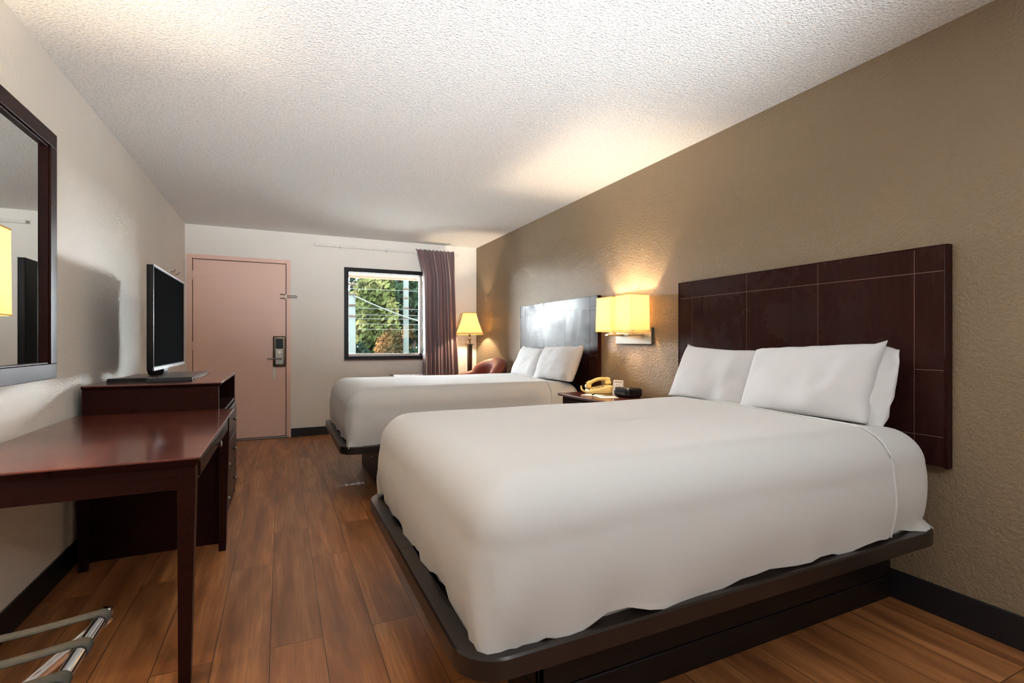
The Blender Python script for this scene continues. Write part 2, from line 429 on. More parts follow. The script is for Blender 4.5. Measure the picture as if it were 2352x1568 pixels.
def make_bed(dy, label, seed):
    PX0, PX1, PY0, PY1 = .37, 2.335, 1.03+dy, 2.43+dy
    b = thing('bed', label, 'bed', (1.35, 1.72+dy, 0), 'double beds')
    # plinth of stacked boards
    bx0, bx1, by0, by1 = .68, XR-.014, 1.275+dy, 2.26+dy
    bm = B()
    box(bm, bx0+.012, bx1-.002, by0+.012, by1-.012, 0.0, .345)
    for z0, z1, o in ((0.0, .095, 0), (.10, .185, .0), (.19, .265, 0), (.27, .345, 0)):
        for (a0, a1, c0, c1) in ((bx0, bx1, by0, by0+.02), (bx0, bx1, by1-.02, by1), (bx0, bx0+.02, by0, by1)):
            box(bm, a0, a1, c0, c1, z0, z1, .0035, 1)
    part('plinth', bm, 'bedbase' if dy < 1 else 'furn', b)
    # tray: rim with a joint in the foot rail, sunk slats
    pts = rrect(PX0, PX1, PY0, PY1, .11, 0, 40, 12)
    # rotate the list so that it starts at the joint in the middle of the foot side
    mid = min(range(len(pts)), key=lambda i: (pts[i][0]-PX0)**2+(pts[i][1]-(PY0+PY1)/2)**2)
    pts = pts[mid:]+pts[:mid+1]
    pts[0] = (pts[0][0], pts[0][1]-.0012, *pts[0][2:]); pts[-1] = (pts[-1][0], pts[-1][1]+.0012, *pts[-1][2:])
    bm = B(); sweep(bm, pts, [(0, .352), (0, .398), (-.004, .404), (-.05, .404), (-.056, .398), (-.056, .352)])
    r_ = part('bed_rim', bm, 'rim', b); smooth_by_angle(r_, 25)
    bm = B(); n = 14
    for k in range(n):
        xa = PX0+.07+(PX1-PX0-.16)*k/n
        box(bm, xa, xa+.085, PY0+.045, PY1-.045, .362, .378, .003, 1)
    for yy in (PY0+.05, PY1-.075, (PY0+PY1)/2): box(bm, PX0+.045, PX1-.045, yy, yy+.025, .346, .362)
    part('slat_deck', bm, 'black', b)
    # bedding
    mx0, mx1, my0, my1 = .425, 2.325, 1.055+dy, 2.405+dy
    part('mattress', cover(mx0+.02, mx1-.02, my0+.02, my1-.02, .772, .382, .13, seed, 0, 0), 'sheet', b, smooth=True)
    part('fitted_sheet', cover(mx0, mx1, my0, my1, .785, .412, .15, seed+1, 0, .012, (mx1, my0, .045)), 'sheet', b, smooth=True)
    bm = cover(mx0, mx1, my0, my1, .785, .408, .15, seed+1, .004, .02)
    no = Vector((1, -.17, 0)).normalized()
    bmesh.ops.bisect_plane(bm, geom=bm.verts[:]+bm.edges[:]+bm.faces[:], plane_co=(2.01, my0, 0), plane_no=no, clear_outer=True)
    # rolled seam along the open edge near the pillows
    edge = [v.co.copy() for v in bm.verts if abs((v.co-Vector((2.01, my0, 0))).dot(no)) < 1e-4]
    cy_ = (my0+my1)/2
    edge.sort(key=lambda p: math.atan2(p.y-cy_, p.z-.45))
    path_ = [p for i, p in enumerate(edge) if i == 0 or (p-edge[i-1]).length > .004]
    sm_ = tube(B(), [p+Vector((0, (.009 if p.y > cy_ else -.009)*min(1, max(0, (abs(p.y-cy_)-.52)/.13)), .0095*min(1, max(0, (p.z-.60)/.15)))) for p in path_], .0048, 8)
    part('hem_seam', sm_, 'sheet', b, smooth=True)
    c = part('bed_cover', bm, 'sheet', b, smooth=True)
    so = c.modifiers.new('thick', 'SOLIDIFY'); so.thickness = .0075; so.offset = 1
    bv = c.modifiers.new('soft', 'BEVEL'); bv.width = .002; bv.segments = 2; bv.limit_method = 'ANGLE'; bv.angle_limit = math.radians(60)
    # stitched seam ridge following the cover a hand's width from its edge
    return b
bed1 = make_bed(0, 'white-made double bed nearest the camera, on a dark platform with rounded rim', 11)
bed2 = make_bed(2.50, 'white-made double bed farther away, between the nightstand and the window end', 31)
def headboard(dy, label):
    y0, y1, z0, z1 = 1.07+dy, 2.53+dy, .62, 1.515
    x1 = XR-.002; x0 = x1-.035
    h = thing('headboard', label, 'headboard', (x1, (y0+y1)/2, z0), 'headboards')
    part('inlay_lines', box(B(), x0+.0015, x0+.01, y0+.004, y1-.004, z0+.004, z1-.004), 'inlay', h)
    bm = B(); g = .0016
    ys = [y0, y0+.105, y0+.519, y0+.933, y1-.109, y1]; zs = [z0, .74, 1.01, 1.412, z1]
    for i in range(5):
        for j in range(4):
            a0 = ys[i]+(g if i else 0); a1 = ys[i+1]-(g if i < 4 else 0); c0 = zs[j]+(g if j else 0); c1 = zs[j+1]-(g if j < 3 else 0)
            if j == 1 and 0 < i < 4: c1 += g*2
            box(bm, x0, x0+.012, a0, a1, c0, c1)
    part('panel', bm, 'head', h)
    bm = B()
    box(bm, x0+.010, x1, y0-.0, y1+.0, z0, z1)
    box(bm, x0-.001, x1, y0-.012, y0, z0-.005, z1+.004, .002); box(bm, x0-.001, x1, y1, y1+.012, z0-.005, z1+.004, .002); box(bm, x0-.001, x1, y0-.0, y1+.0, z1-.001, z1+.004, .001)
    part('edge_band', bm, 'furn', h)
headboard(0, 'dark glossy headboard with thin inlaid lines behind the nearest bed')
headboard(2.415, 'dark headboard glazed by window light, behind the farther bed')
# ---- pillows
def pillow(cx, cy, cz, w, h, t, lean, yaw, roll, label, seed, open_end=0, sag=.07):
    n, m = 36, 26
    bm = B()
    grid = {}
    for s in (1, -1):
        for i in range(n+1):
            for j in range(m+1):
                u = -1+2*i/n; v = -1+2*j/m
                e = (max(0, 1-abs(u)**3.2)**.55)*(max(0, 1-abs(v)**3.0)**.5)
                # pulled in sides, pointed corners
                X = w/2*u*(1-.055*(1-u*u)*0-.045*(1-abs(v)**2)*abs(u)**6*1.0)
                Y = h/2*v*(1-sag*(1-abs(u)**2)*abs(v)**6)
                nn = noise.noise(Vector((X*7, Y*7, seed)))*.012+noise.noise(Vector((X*17, Y*17, seed+4)))*.005
                Z = s*(t/2*e)+nn*min(1, e*1.5)*(1 if s > 0 else .5)
                Z += -.012*v*v*0
                ed = (abs(u) == 1 or abs(v) == 1)
                if ed:
                    wv = noise.noise(Vector((X*14, Y*14, seed+8)))
                    Z = wv*.012; X += (0 if abs(u) < 1 else wv*.008); Y += (0 if abs(v) < 1 else wv*.010)
                key = (s if not ed else 0, i, j)
                if key not in grid: grid[key] = bm.verts.new((X, Y, Z))
    def gv(s, i, j): return grid.get((s, i, j)) or grid[(0, i, j)]
    for s in (1, -1):
        for i in range(n):
            for j in range(m):
                q = [gv(s, i, j), gv(s, i+1, j), gv(s, i+1, j+1), gv(s, i, j+1)]
                bm.faces.new(q if s > 0 else q[::-1])
    # cloth flap past the filling on one side
    o = part('pillow', bm, 'pillow', None, smooth=True)
    # local X -> along -y (bed width), local Y -> up, Z -> towards the foot (-x)
    R = Matrix(((0, 0, -1), (-1, 0, 0), (0, 1, 0)))
    L = Matrix.Rotation(lean, 3, 'Y')          # lean back to the headboard
    Yw = Matrix.Rotation(yaw, 3, 'Z'); Rl = Matrix.Rotation(roll, 3, 'X')
    o.matrix_world = Matrix.Translation((cx, cy, cz)) @ (Yw @ L @ Rl @ R).to_4x4()
    tag(o, label, 'pillow', 'white bed pillows')
    inv = o.matrix_world.inverted()
    for v in o.data.vertices:
        p = o.matrix_world @ v.co
        dd = max(0, min(1, (.15-(2.325-p.x))/.15)); lim = .787-.13*(1-math.sqrt(max(0, 1-dd*dd)))
        if p.z < lim+.03: p.z = lim+.03*math.exp((p.z-lim-.03)/.03)*.98 if p.z < lim+.03 else p.z; v.co = inv @ p
    if open_end:
        bm = B(); rows = []
        for k in range(8):
            row = []
            for j in range(m+1):
                v = -1+2*j/m; q = k/7
                row.append(bm.verts.new((open_end*(w/2-.02+.055*q*(1-.3*v*v)), h/2*v*(.96-.02*q), -.02-.035*q+noise.noise(Vector((q*2, v*4, seed)))*.014*q+(.05*(1-v*v)**.5*.5*(1-q)))))
            rows.append(row)
        for k in range(7):
            for j in range(m): bm.faces.new((rows[k][j], rows[k+1][j], rows[k+1][j+1], rows[k][j+1]))
        fl = part('pillowcase_flap', bm, 'pillow', None, smooth=True); fl.parent = o
        sm = fl.modifiers.new('thick', 'SOLIDIFY'); sm.thickness = .004
    return o
LN = math.radians(24)
pillow(2.275, 2.105, .922, .60, .385, .15, LN, 0, math.radians(2.5), 'slimmer left pillow, with pointed top corner, on the nearest bed', 2, sag=.17)
pillow(2.235, 1.535, .930, .65, .39, .17, LN, math.radians(-3), math.radians(-3.2), 'plump right pillow with open case end, in front on the nearest bed', 5, 1)
pillow(2.27, 4.45, .908, .62, .355, .14, LN, 0, math.radians(2), 'far pillow on the farther bed, beside the red armchair', 12)
pillow(2.245, 3.86, .917, .60, .375, .16, LN, math.radians(4), math.radians(-1), 'near pillow on the farther bed, beside the nightstand', 19)
# ================================================================== nightstand and things on it
NX0, NX1, NY0, NY1, NZ = 1.975, XR-.016, 2.76, 3.39, .725
t = thing('nightstand', 'dark wood nightstand standing between the two beds', 'nightstand', ((NX0+NX1)/2, (NY0+NY1)/2, 0))
part('tabletop', box(B(), NX0, NX1, NY0, NY1, NZ-.022, NZ, .006), 'furn_top', t)
part('cabinet_body', box(B(), NX0+.03, NX1-.002, NY0+.03, NY1-.03, 0, NZ-.0225, .003), 'furn', t)
dr = part('drawer', box(B(), NX0+.018, NX0+.03, NY0+.06, NY1-.06, .5, .68, .003), 'furn', t)
bm = B(); tube(bm, [(NX0+.02, 3.075, .59), (NX0-.002, 3.075, .59)], [.006, .012], 12); part('knob', bm, 'steel', dr, ang=40)
part('door_panel', box(B(), NX0+.018, NX0+.03, NY0+.06, NY1-.06, .06, .48, .003), 'furn', t)
Z = NZ+.0005
# telephone
ph = thing('telephone', 'yellowed corded desk telephone on the nightstand', 'telephone', (2.27, 3.24, Z))
def local_rot(bm, c, ang):
    bmesh.ops.rotate(bm, verts=bm.verts[:], cent=c, matrix=Matrix.Rotation(ang, 3, 'Z')); return bm
pc = (2.27, 3.24, Z); pa = math.radians(-20)
bm = B()
hexa(bm, [(2.17, 3.155, Z), (2.36, 3.155, Z), (2.36, 3.325, Z), (2.17, 3.325, Z)], [(2.175, 3.16, Z+.028), (2.355, 3.16, Z+.062), (2.355, 3.32, Z+.062), (2.175, 3.32, Z+.028)], .006)
base_ = part('phone_base', local_rot(bm, pc, pa), 'phone', ph, ang=40)
bm = B()
for i in range(4):
    for j in range(3):
        x = 2.205+i*.026; y = 3.18+j*.026; zz = Z+.028+(x-2.175)/.18*.034
        box(bm, x, x+.016, y, y+.016, zz-.002, zz+.005, .001, 1)
part('keypad', local_rot(bm, pc, pa), 'phone_dark', base_)
bm = B(); box(bm, 2.178, 2.19, 3.20, 3.25, Z+.024, Z+.034); part('red_label', local_rot(bm, pc, pa), 'redink', base_)
bm = B(); P = []; RR = []
for k in range(17):
    s = k/16; a = (s-.5)*2
    P.append((2.185+.175*s, 3.285, Z+.06+.034*s+.026*(1-a*a))); RR.append(.021 if abs(a) > .72 else .0145)
tube(bm, P, RR, 14); 
for x, zz in ((2.19, .052), (2.35, .082)): lathe(bm, [(.018, Z+zz-.018), (.025, Z+zz-.014), (.025, Z+zz+.006), (.018, Z+zz+.014)], x, 3.285, 18)
part('handset', local_rot(bm, pc, pa), 'phone', ph, ang=50)
bm = B(); P = []
for k in range(220):
    s = k/219; a = s*2*PI*22
    cxp = 2.155-.03*math.sin(PI*s); cyp = 3.325-.15*s
    P.append((cxp+.006*math.cos(a), cyp, Z+.012+.035*(1-s)**2+.006*math.sin(a)))
tube(bm, P, .0018, 6); part('coiled_cord', bm, 'phone', ph, smooth=True)
# tent card
c = thing('tent_card', 'small white tent card with printed lines behind the clock radio', 'card', (2.335, 3.085, Z))
cpc = (2.335, 3.085, Z)
bm = B()
hexa(bm, [(2.335-.022, 3.045, Z), (2.335-.020, 3.045, Z), (2.335-.020, 3.125, Z), (2.335-.022, 3.125, Z)], [(2.335-.001, 3.045, Z+.108), (2.335+.0005, 3.045, Z+.108), (2.335+.0005, 3.125, Z+.108), (2.335-.001, 3.125, Z+.108)])
hexa(bm, [(2.335+.020, 3.045, Z), (2.335+.022, 3.045, Z), (2.335+.022, 3.125, Z), (2.335+.020, 3.125, Z)], [(2.335-.001, 3.045, Z+.108), (2.335+.0005, 3.045, Z+.108), (2.335+.0005, 3.125, Z+.108), (2.335-.001, 3.125, Z+.108)])
part('folded_card', local_rot(bm, cpc, math.radians(28)), 'paper', c)
bm = B()
def cl(z0, z1, y0, y1):
    f0 = -.0225+.0215*(z0/.108); f1 = -.0225+.0215*(z1/.108)
    hexa(bm, [(2.335+f0-.0004, y0, Z+z0), (2.335+f0, y0, Z+z0), (2.335+f0, y1, Z+z0), (2.335+f0-.0004, y1, Z+z0)], [(2.335+f1-.0004, y0, Z+z1), (2.335+f1, y0, Z+z1), (2.335+f1, y1, Z+z1), (2.335+f1-.0004, y1, Z+z1)])
cl(.090, .096, 3.053, 3.117); cl(.012, .016, 3.06, 3.11); cl(.022, .025, 3.065, 3.105)
for k in range(16):
    a = 2*PI*k/16; cl(.058+.015*math.sin(a), .062+.015*math.sin(a), 3.083+.014*math.cos(a), 3.087+.014*math.cos(a))
part('printed_marks', local_rot(bm, cpc, math.radians(28)), 'ink', c)
# clock radio
c = thing('clock_radio', 'black rounded clock radio on the nightstand', 'clock', (2.30, 2.93, Z))
part('clock_body', box(B(), 2.235, 2.375, 2.845, 3.02, Z, Z+.066, .022, 5), 'clock', c, smooth=True)
part('clock_window', box(B(), 2.229, 2.24, 2.865, 3.0, Z+.016, Z+.054, .005, 3), 'clockface', c, smooth=True)
bm = B()
for k in range(5): box(bm, 2.26+.0, 2.275, 2.875+k*.026, 2.89+k*.026, Z+.064, Z+.0685, .002)
part('top_buttons', bm, 'steel', c)
# notepad, folded leaflet, pen
bm = B(); box(bm, 2.06, 2.16, 3.02, 3.17, Z, Z+.004, .0005, 1)
bmesh.ops.rotate(bm, verts=bm.verts[:], cent=(2.11, 3.09, Z), matrix=Matrix.Rotation(.35, 3, 'Z'))
tag(part('notepad', bm, 'paper', None), 'white notepad lying in front of the telephone', 'notepad')
bm = B(); box(bm, 2.07, 2.20, 2.90, 3.0, Z, Z+.002); bmesh.ops.rotate(bm, verts=bm.verts[:], cent=(2.13, 2.95, Z), matrix=Matrix.Rotation(-.3, 3, 'Z'))
tag(part('leaflet', bm, 'paper', None), 'cream paper leaflet lying flat in front of the clock radio', 'leaflet')
bm = B(); tube(bm, [(2.08, 3.06, Z+.0095), (2.15, 3.13, Z+.0095)], .0045, 10)
tag(part('pen', bm, 'black', None, smooth=True), 'black pen lying on the white notepad', 'pen')
# ================================================================== lamps
def light(name, typ, loc, energy, color, **kw):
    l = bpy.data.lights.new(name, typ); l.energy = energy; l.color = color
    for k, v in kw.items(): setattr(l, k, v)
    o = bpy.data.objects.new(name, l); C.objects.link(o); o.location = loc; return o
def box_shade(bm, x0, x1, y0, y1, z0, z1, tp=.006, th=.0015):
    """four-sided open shade, slightly narrower on top"""
    for o_ in (0, th):
        pass
    lo = [(x0-tp+0, y0-tp), (x1, y0-tp), (x1, y1+tp), (x0-tp, y1+tp)]; hi = [(x0, y0), (x1, y0), (x1, y1), (x0, y1)]
    vl = [bm.verts.new((*p, z0)) for p in lo]; vh = [bm.verts.new((*p, z1)) for p in hi]
    for k in range(4): bm.faces.new((vl[k], vl[(k+1) % 4], vh[(k+1) % 4], vh[k]))
SC = 1.0
def sconce(sign, wallx, yc, label, power):
    """sign -1: hangs on the right wall and points to -x; +1: on the left wall"""
    X = lambda v: wallx+sign*v
    def bx(bm, a, b_, y0, y1, z0, z1, *r):
        xa, xb = sorted((X(a), X(b_))); box(bm, xa, xb, y0, y1, z0, z1, *r)
    s = thing('wall_sconce', label, 'lamp', (wallx, yc, 1.11), 'double wall sconces')
    bm = B(); bx(bm, .0015, .028, yc-.215, yc+.205, 1.108, 1.232, .003); part('backplate', bm, 'steel', s)
    for k, yy in enumerate((yc-.115, yc+.125)):
        bm = B(); bx(bm, .0285, .172, yy-.02, yy+.02, 1.170, 1.186, .002)
        bx(bm, .095, .135, yy-.02, yy+.02, 1.186, 1.20)
        bx(bm, .105, .125, yy-.01, yy+.01, 1.20, 1.25)
        part('arm', bm, 'steel', s)
        bm = B(); xa, xb = sorted((X(.035), X(.205)))
        box_shade(bm, xa, xb, yy-.087, yy+.087, 1.205, 1.468, .006)
        o = part('lamp_shade', bm, 'shade', s)
        sm = o.modifiers.new('thick', 'SOLIDIFY'); sm.thickness = .0012
        for zz, e in ((1.205, .006), (1.466, 0)):
            bm = B()
            for (a0, a1, c0, c1) in ((xa-e, xb+e*0, yy-.088-e, yy-.086-e), (xa-e, xb, yy+.086+e, yy+.088+e), (xa-e-.001, xa-e+.001, yy-.088-e, yy+.088+e), (xb-.001, xb+.001, yy-.088-e, yy+.088+e)):
                box(bm, a0, a1, c0, c1, zz-.001, zz+.003)
            part('shade_trim', bm, M_TRIM, o)
        bm = B(); bmesh.ops.create_uvsphere(bm, u_segments=16, v_segments=10, radius=.024, matrix=Matrix.Translation((X(.12), yy, 1.30)) @ Matrix.Diagonal((1, 1, 1.4, 1)))
        part('light_bulb', bm, 'bulb', s, smooth=True)
        light('sconce_light', 'POINT', (X(.12), yy, 1.355), power, (1, .80, .56), shadow_soft_size=.02)
M_TRIM = M_plain('amber_shade_binding', (206, 160, 70), .7)
sconce(-1, XR, 3.035, 'double wall sconce with square amber shades above the nightstand', 12.5)
sconce(1, XL, 1.805, 'lit square-shaded wall sconce at the left picture edge, beside the mirror', 13)
# floor lamp
LX, LY = 2.205, 6.02
s = thing('floor_lamp', 'lit floor lamp with bell shade in the far corner beside the curtain', 'lamp', (LX, LY, 0))
bm = B(); lathe(bm, [(.01, 0), (.13, 0), (.135, .012), (.10, .02), (.03, .03), (.02, .045)], LX, LY, 32); part('base', bm, 'bronze', s, ang=40)
bm = B()
hexa(bm, [(LX-.018, LY-.018, .04), (LX+.018, LY-.018, .04), (LX+.018, LY+.018, .04), (LX-.018, LY+.018, .04)], [(LX-.027, LY-.027, 1.09), (LX+.027, LY-.027, 1.09), (LX+.027, LY+.027, 1.09), (LX-.027, LY+.027, 1.09)], .002)
box(bm, LX-.045, LX+.045, LY-.045, LY+.045, 1.09, 1.098, .002)
part('pole', bm, 'bronze', s)
bm = B(); lathe(bm, [(.018, 1.098), (.012, 1.115), (.009, 1.13), (.018, 1.15), (.018, 1.17), (.010, 1.185), (.012, 1.20), (.016, 1.235), (.016, 1.26)], LX, LY, 20); part('neck', bm, 'bronze', s, ang=50)
bm = B(); lathe(bm, [(.176, 1.222), (.160, 1.262), (.138, 1.32), (.116, 1.38), (.098, 1.44), (.085, 1.497)], LX, LY, 40, cap=False)
o = part('lamp_shade', bm, 'shade', s, smooth=True); o.modifiers.new('thick', 'SOLIDIFY').thickness = .0012
for r_, zz in ((.177, 1.222), (.0855, 1.497)):
    bm = B(); tube(bm, [(LX+r_*math.cos(a*PI/20), LY+r_*math.sin(a*PI/20), zz) for a in range(41)], .003, 6)
    part('shade_trim', bm, M_TRIM, o)
bm = B(); bmesh.ops.create_uvsphere(bm, u_segments=16, v_segments=10, radius=.026, matrix=Matrix.Translation((LX, LY, 1.29)))
part('light_bulb', bm, 'bulb', s, smooth=True)
light('floor_lamp_light', 'POINT', (LX, LY, 1.35), 17, (1, .82, .60), shadow_soft_size=.02)
# ================================================================== curtain
s = thing('curtain_rod', 'white curtain rod above the window, mostly empty', 'curtain rod', (1.3, YF-.06, 2.285))
bm = B(); box(bm, .358, 2.17, YF-.098, YF-.088, 2.272, 2.302, .002); part('rail', bm, 'white', s)
for x in (.66, 1.22, 1.75, 2.14):
    bm = B(); box(bm, x-.008, x+.008, YF-.0875, YF-.001, 2.283, 2.291); box(bm, x-.012, x+.012, YF-.006, YF-.0008, 2.262, 2.318, .001); box(bm, x-.006, x+.006, YF-.104, YF-.0985, 2.262, 2.302)
    part('bracket', bm, 'white', s)
bm = B(); NU, NV = 340, 46; rows = []
for j in range(NV+1):
    v = j/NV; z = 2.312-2.25*v; row = []
    xa = 1.572+.085*min(1, v*7)**.8; xb = 2.075+.095*v**1.0
    for i in range(NU+1):
        u = i/NU
        ph_ = u*2*PI*9.5+.7*math.sin(u*9+1)+.9*noise.noise(Vector((u*6, v*1.3, 1)))
        amp = (.014+.030*min(1, max(0, (v-.045)*7)))*(1+.35*noise.noise(Vector((u*7, 2, 3))))
        y = YF-.17+amp*math.sin(ph_)+.012*math.sin(ph_*2.3+2)+.012*noise.noise(Vector((u*20, v*3, 7)))
        if v < .06: y += .006*math.sin(ph_*2)
        x = xa+(xb-xa)*u+.008*math.cos(ph_)*min(1, v*6)+.004*noise.noise(Vector((u*15, v*4, 9)))
        zz = z+(.008*math.sin(ph_+1)-.02*u*(1-u)*0 if v < .03 else 0)
        row.append(bm.verts.new((x, y, zz)))
    rows.append(row)
for j in range(NV):
    for i in range(NU): bm.faces.new((rows[j][i], rows[j][i+1], rows[j+1][i+1], rows[j+1][i]))
o = part('curtain', bm, 'curtain', None, smooth=True); o.modifiers.new('thick', 'SOLIDIFY').thickness = .002
tag(o, 'mauve-brown pleated curtain gathered at the right of the window', 'curtain')
# ================================================================== far corner: armchair and table
s = thing('armchair', 'rust-red rounded armchair against the taupe wall behind the farther bed', 'armchair', (2.12, 5.41, 0))
bm = B(); path = []
yc, hw, xb, xf = 5.41, .29, 2.33, 1.88
for k in range(12): path.append((xf+(xb-.2-xf)*k/12, yc-hw, 0, -1, k/12*.3))
for k in range(25):
    a = -PI/2+PI*k/24; path.append((xb-.2+.2*math.cos(a), yc+hw*math.sin(a), math.cos(a), math.sin(a), .3+.7*math.sin(PI*k/24)**.6))
for k in range(1, 13): path.append((xb-.2-(xb-.2-xf)*k/12, yc+hw, 0, 1, (1-k/12)*.3))
rings = []
for (x, y, nx, ny, q) in path:
    top = .72+.215*min(1, q)
    th = .05+.03*q
    prof = [(-th+.02, .12), (-th, .3), (-th, top-.10)]
    for k in range(9):
        a = PI-PI*k/8; prof.append(((th+.012)*math.cos(a), top-.075+.075*math.sin(a)))
    prof += [(th, top-.10), (th-.01, .3), (th-.02, .12)]
    rings.append([bm.verts.new((x+nx*o_, y+ny*o_, z)) for o_, z in prof])
m = len(rings[0])
for i in range(len(rings)-1):
    for k in range(m): bm.faces.new((rings[i][k], rings[i][(k+1) % m], rings[i+1][(k+1) % m], rings[i+1][k]))
bm.faces.new(rings[0][::-1]); bm.faces.new(rings[-1])
part('chair_back', bm, 'chair', s, ang=60)
part('seat_cushion', box(B(), 1.85, 2.25, yc-.235, yc+.235, .30, .46, .04, 4), 'chair', s, smooth=True)
part('seat_base', box(B(), 1.88, 2.25, yc-.24, yc+.24, .12, .30, .01), 'chair', s)
for x in (1.92, 2.24):
    for y in (yc-.22, yc+.22):
        bm = B(); tube(bm, [(x, y, .12), (x, y, 0)], [.022, .014], 12); part('leg', bm, 'furn', s, ang=50)
s = thing('corner_table', 'small reddish wooden table glimpsed behind the farther bed by the curtain', 'table', (1.5, 5.72, 0))
part('tabletop', box(B(), 1.18, 1.80, 5.40, 6.02, .715, .738, .006), 'furn_top', s)
part('pedestal', lathe(B(), [(.05, .02), (.04, .06), (.035, .3), (.045, .6), (.09, .714)], 1.49, 5.71, 20), 'furn', s, ang=50)
part('foot', box(B(), 1.28, 1.70, 5.50, 5.92, 0, .025, .008), 'furn', s)
# ================================================================== desk, cabinet, television, mirror
TX0, TX1, TY0, TY1, TZ = XL+.014, -.238, 1.885, 3.182, .752
s = thing('writing_desk', 'long dark red writing desk with tapered legs along the left wall', 'desk', ((TX0+TX1)/2, (TY0+TY1)/2, 0))
bm = B(); hexa(bm, [(TX0, TY0+.012, TZ-.028), (TX1-.012, TY0+.012, TZ-.028), (TX1-.012, TY1, TZ-.028), (TX0, TY1, TZ-.028)], [(TX0, TY0+.001, TZ-.008), (TX1-.001, TY0+.001, TZ-.008), (TX1-.001, TY1, TZ-.008), (TX0, TY1, TZ-.008)])
part('edge_moulding', bm, 'furn', s)
part('desktop', box(B(), TX0, TX1, TY0, TY1, TZ-.0078, TZ, .003), 'furn_top', s)
bm = B(); a0, a1, c0, c1 = TX0+.03, TX1-.02, TY0+.02, TY1-.06
box(bm, a0, a1, c0, c0+.02, .648, TZ-.0285); box(bm, a0, a1, c1-.02, c1, .648, TZ-.0285); box(bm, a0, a0+.02, c0+.02, c1-.02, .648, TZ-.0285); box(bm, a1-.022, a1-.004, c0+.02, c1-.02, .648, TZ-.0285)
part('apron', bm, 'furn', s)
dr = part('drawer', box(B(), a1-.0035, a1+.004, c0+.12, c1-.12, .66, TZ-.036, .002), 'furn', s)
bm = B(); tube(bm, [(a1+.004, 2.44, .690), (a1+.014, 2.44, .690), (a1+.026, 2.44, .690), (a1+.030, 2.44, .690)], [.006, .006, .014, .010], 14); part('knob', bm, 'steel', dr, ang=40)
def leg(xo, yo, sx, sy):
    W, w_ = .050, .034; x2 = xo-sx*W; y2 = yo-sy*W
    # outer corner (xo,yo); the outer faces taper inwards
    def q(w, z, ox): 
        xa, xb = sorted((x2, x2+sx*w)); ya, yb = sorted((y2, y2+sy*w)); return [(xa, ya, z), (xb, ya, z), (xb, yb, z), (xa, yb, z)]
    bm = B(); hexa(bm, q(w_, 0, 0), q(W, .645, 0), .0015); box(bm, min(x2, xo), max(x2, xo), min(y2, yo), max(y2, yo), .645, TZ-.0285, .0015)
    part('leg', bm, 'furn', s)
leg(a1+.0045, c0-.002, 1, -1); leg(a1+.0045, c1+.002, 1, 1); leg(a0-.002, c0-.002, -1, -1); leg(a0-.002, c1+.002, -1, 1)
# cabinet
KX0, KX1, KY0, KY1, KZ = -.915, -.315, 3.20, 4.27, .90
s = thing('tv_cabinet', 'dark wooden cabinet under the television, with open front niche', 'cabinet', ((KX0+KX1)/2, (KY0+KY1)/2, 0))
bm = B(); hexa(bm, [(KX0, KY0-.002, KZ-.022), (KX1+.002, KY0-.002, KZ-.022), (KX1+.002, KY1, KZ-.022), (KX0, KY1, KZ-.022)], [(KX0-.004, KY0-.012, KZ-.008), (KX1+.014, KY0-.012, KZ-.008), (KX1+.014, KY1+.01, KZ-.008), (KX0-.004, KY1+.01, KZ-.008)])
part('edge_moulding', bm, 'furn', s)
part('cabinet_top', box(B(), KX0-.004, KX1+.014, KY0-.012, KY1+.01, KZ-.0078, KZ, .003), 'furn_top', s)
bm = B()
for y in (KY0, KY1-.022): box(bm, KX0, KX1, y, y+.022, 0, KZ-.0225, .001)
box(bm, KX0, KX0+.012, KY0+.022, KY1-.022, .02, KZ-.0225); box(bm, KX0+.012, KX1-.02, KY0+.022, KY1-.022, .05, .072); box(bm, KX0+.012, KX1-.004, KY0+.022, KY1-.022, .69, .71)
box(bm, KX1-.024, KX1-.004, KY0+.022, KY1-.022, .0, .06)
# side frame on the near end: stiles and rails
for (x0_, x1_, z0_, z1_) in ((KX0, KX0+.05, .0, KZ-.023), (KX1-.05, KX1, 0, KZ-.023)): box(bm, x0_, x1_, KY0-.003, KY0, z0_, z1_, .001, 1)
part('carcass', bm, 'furn', s)
for k, (z0, z1) in enumerate(((.07, .27), (.278, .475), (.483, .685))):
    dr = part('drawer', box(B(), KX1-.003, KX1+.012, KY0+.03, KY1-.03, z0, z1, .003), 'furn', s)
    for yy in (KY0+.28, KY1-.28):
        bm = B(); tube(bm, [(KX1+.012, yy, (z0+z1)/2), (KX1+.024, yy, (z0+z1)/2), (KX1+.034, yy, (z0+z1)/2)], [.006, .013, .01], 12); part('knob', bm, 'steel', dr, ang=40)
# television
TV0, TV1, VX, VZ0, VZ1 = 3.385, 4.345, -.65, .962, 1.562
s = thing('television', 'thin black flat-screen television on the dark cabinet', 'television', (-.66, 3.86, KZ))
part('tv_housing', box(B(), VX-.034, VX-.001, TV0, TV1, VZ0, VZ1, .004, 3), 'black', s, ang=40)
part('screen', box(B(), VX-.002, VX+.0006, TV0+.012, TV1-.012, VZ0+.022, VZ1-.012), 'screen', s)
bm = B(); box(bm, VX-.006, VX+.002, TV0, TV1, VZ0-.001, VZ0+.016, .001); part('silver_trim', bm, 'tvsilver', s); bm = B(); box(bm, VX-.005, VX+.001, TV0, TV1, VZ1-.004, VZ1+.001); part('silver_trim', bm, 'tvsilver', s)
bm = B(); box(bm, VX+.002, VX+.0035, 3.85, 3.88, VZ0+.005, VZ0+.011); part('emblem', bm, 'white', s)
bm = B(); box(bm, VX-.066, VX-.035, 3.62, 4.10, VZ0+.03, VZ0+.33, .01); part('rear_casing', bm, 'black', s)
